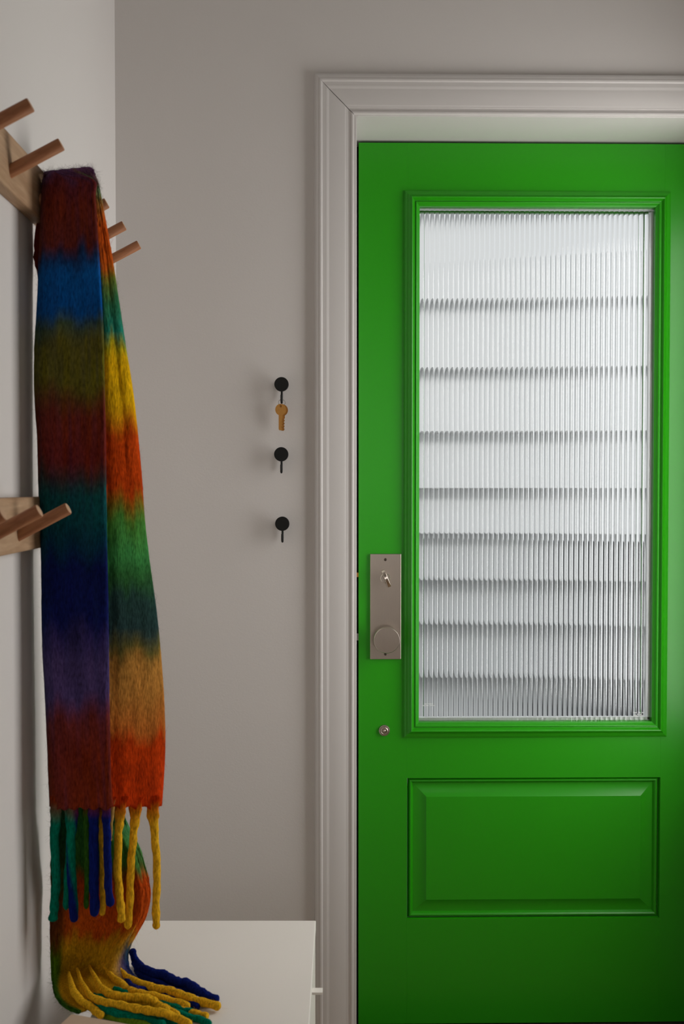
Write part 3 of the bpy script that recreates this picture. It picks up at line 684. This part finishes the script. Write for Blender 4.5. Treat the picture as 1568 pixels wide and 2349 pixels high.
hang = [([(130, 1826), (128, 1880), (125, 1941), (129, 2005), (125, 2069), (121, 2115)], 20, TEAL, None, 1.5, RUST, 0),
        ([(150, 1826), (158, 1880), (161, 1925), (156, 1989), (151, 2091)], 16, TEAL, None, 1.3, RUST, .006),
        ([(170, 1826), (166, 1890), (162, 1941), (166, 2037), (171, 2117)], 21, TEAL, NAVY, 1.3, RUST, 0),
        ([(196, 1826), (197, 1900), (199, 1992), (198, 2088)], 12, GRN, None, 1.4, RUST, .012),
        ([(216, 1826), (215, 1880), (215, 1941), (216, 2037), (217, 2104)], 22, NAVY, None, 1.35, RUST, 0),
        ([(232, 1840), (234, 1940), (236, 2050), (235, 2101)], 13, YEL, None, 1.2, RUST, .016),
        ([(243, 1826), (244, 1880), (246, 1941), (248, 2021), (253, 2082)], 18, NAVY, None, 1.35, RUST, .002),
        ([(262, 1826), (257, 1870), (254, 1910), (253, 1930)], 8, lin(214, 172, 96), None, 1.4, ORG, .016),
        ([(279, 1826), (274, 1880), (271, 1925), (270, 2005), (276, 2069), (279, 2118)], 18, YEL, None, 1.7, ORG, .0215),
        ([(312, 1826), (309, 1880), (305, 1930), (300, 1983), (298, 2053), (293, 2134)], 17.5, YEL, None, 2.0, ORG, .038),
        ([(348, 1826), (352, 1880), (356, 1935), (360, 1989), (358, 2069), (358, 2134)], 18, YEL, None, 2.1, ORG, .051)]
for i, (pp, wd, c1, c2, tp, tcol, dd) in enumerate(hang):
    tassel([P(a, b_, DF + .004 + dd) for a, b_ in pp], wd, c1, 100 + i, c2, tp, tcol)
lie = [([(302, 2180), (312, 2205), (330, 2222), (352, 2232), (378, 2237), (402, 2251), (429, 2256), (459, 2275), (480, 2288), (501, 2295)], 20.7, NAVY, 1),
       ([(312, 2225), (330, 2242), (362, 2256), (392, 2270), (430, 2287)], 17.1, NAVY, 0),
       ([(290, 2250), (306, 2266), (345, 2276), (390, 2287), (429, 2299), (456, 2311)], 17.1, NAVY, 0),
       ([(256, 2200), (276, 2226), (294, 2243), (318, 2255), (354, 2266), (390, 2273), (420, 2284), (465, 2299), (507, 2310)], 18.3, YEL, 1),
       ([(232, 2205), (250, 2232), (274, 2254), (306, 2275), (345, 2283), (390, 2295), (437, 2310)], 17.1, YEL, 1),
       ([(205, 2215), (222, 2250), (240, 2273), (270, 2285), (306, 2288), (342, 2291), (362, 2305), (386, 2321)], 18.3, YEL, 2),
       ([(176, 2222), (190, 2258), (210, 2287), (240, 2299), (285, 2308), (330, 2317), (372, 2323), (405, 2335), (440, 2352)], 18.3, YEL, 2),
       ([(158, 2230), (166, 2266), (182, 2292), (212, 2313), (234, 2332)], 17.1, YEL, 2),
       ([(380, 2305), (420, 2316), (452, 2326), (478, 2332)], 15.9, YEL, 0),
       ([(204, 2296), (234, 2312), (270, 2325), (330, 2338), (380, 2352)], 17.1, TEAL, 1),
       ([(214, 2284), (246, 2291), (290, 2301), (325, 2307), (358, 2312)], 17.1, TEAL, 0),
       ([(262, 2268), (285, 2277), (320, 2284), (362, 2298), (405, 2313), (455, 2326)], 15.9, TEAL, 0),
       ([(396, 2322), (430, 2332), (462, 2340), (482, 2350)], 15.9, TEAL, 0),
       ([(196, 2306), (228, 2322), (262, 2334), (310, 2346), (350, 2358)], 17.1, lin(96, 128, 30), 0),
       ([(236, 2262), (262, 2282), (300, 2294), (340, 2300), (378, 2312), (412, 2330)], 15, YEL, 1),
       ([(252, 2318), (300, 2326), (345, 2332), (390, 2342), (430, 2356)], 15, TEAL, 0),
       ([(320, 2298), (360, 2308), (400, 2320), (440, 2334)], 14, TEAL, 0),
       ([(306, 2210), (322, 2228), (350, 2240), (384, 2250), (420, 2268), (452, 2284)], 15, NAVY, 0)]
GL, GLP = G3[-62:].reshape(-1, 3), GP[-62:].reshape(-1, 3)
def on_cloth(a, b_):
    k = np.argmin((GLP[:, 0] - a) ** 2 + (GLP[:, 1] - b_) ** 2)
    return math.hypot(GLP[k, 0] - a, GLP[k, 1] - b_), GL[k]
for i, (pp, wd, c1, lev) in enumerate(lie):
    r_ = wd * .5 * 1.5 / F; pts = []
    for q, (a, b_) in enumerate(pp):
        z_ = ZT + r_ * .95 + lev * .007 * (1 if q < len(pp) - 2 else .45)
        p = PZ(a, b_, z_)
        dist, cp = on_cloth(a, b_)
        if dist < 9: p = P(a, b_, min(cp[1] - .0015, p[1]))
        pts.append(p)
    tassel(pts, wd, c1, 200 + i, None, .35 if c1 is YEL and len(pp) > 4 else .8, None, .7)
f_ = schild(link('fibres', fv, ff, M['wool'], dye=fc)); f_['kind'] = 'stuff'
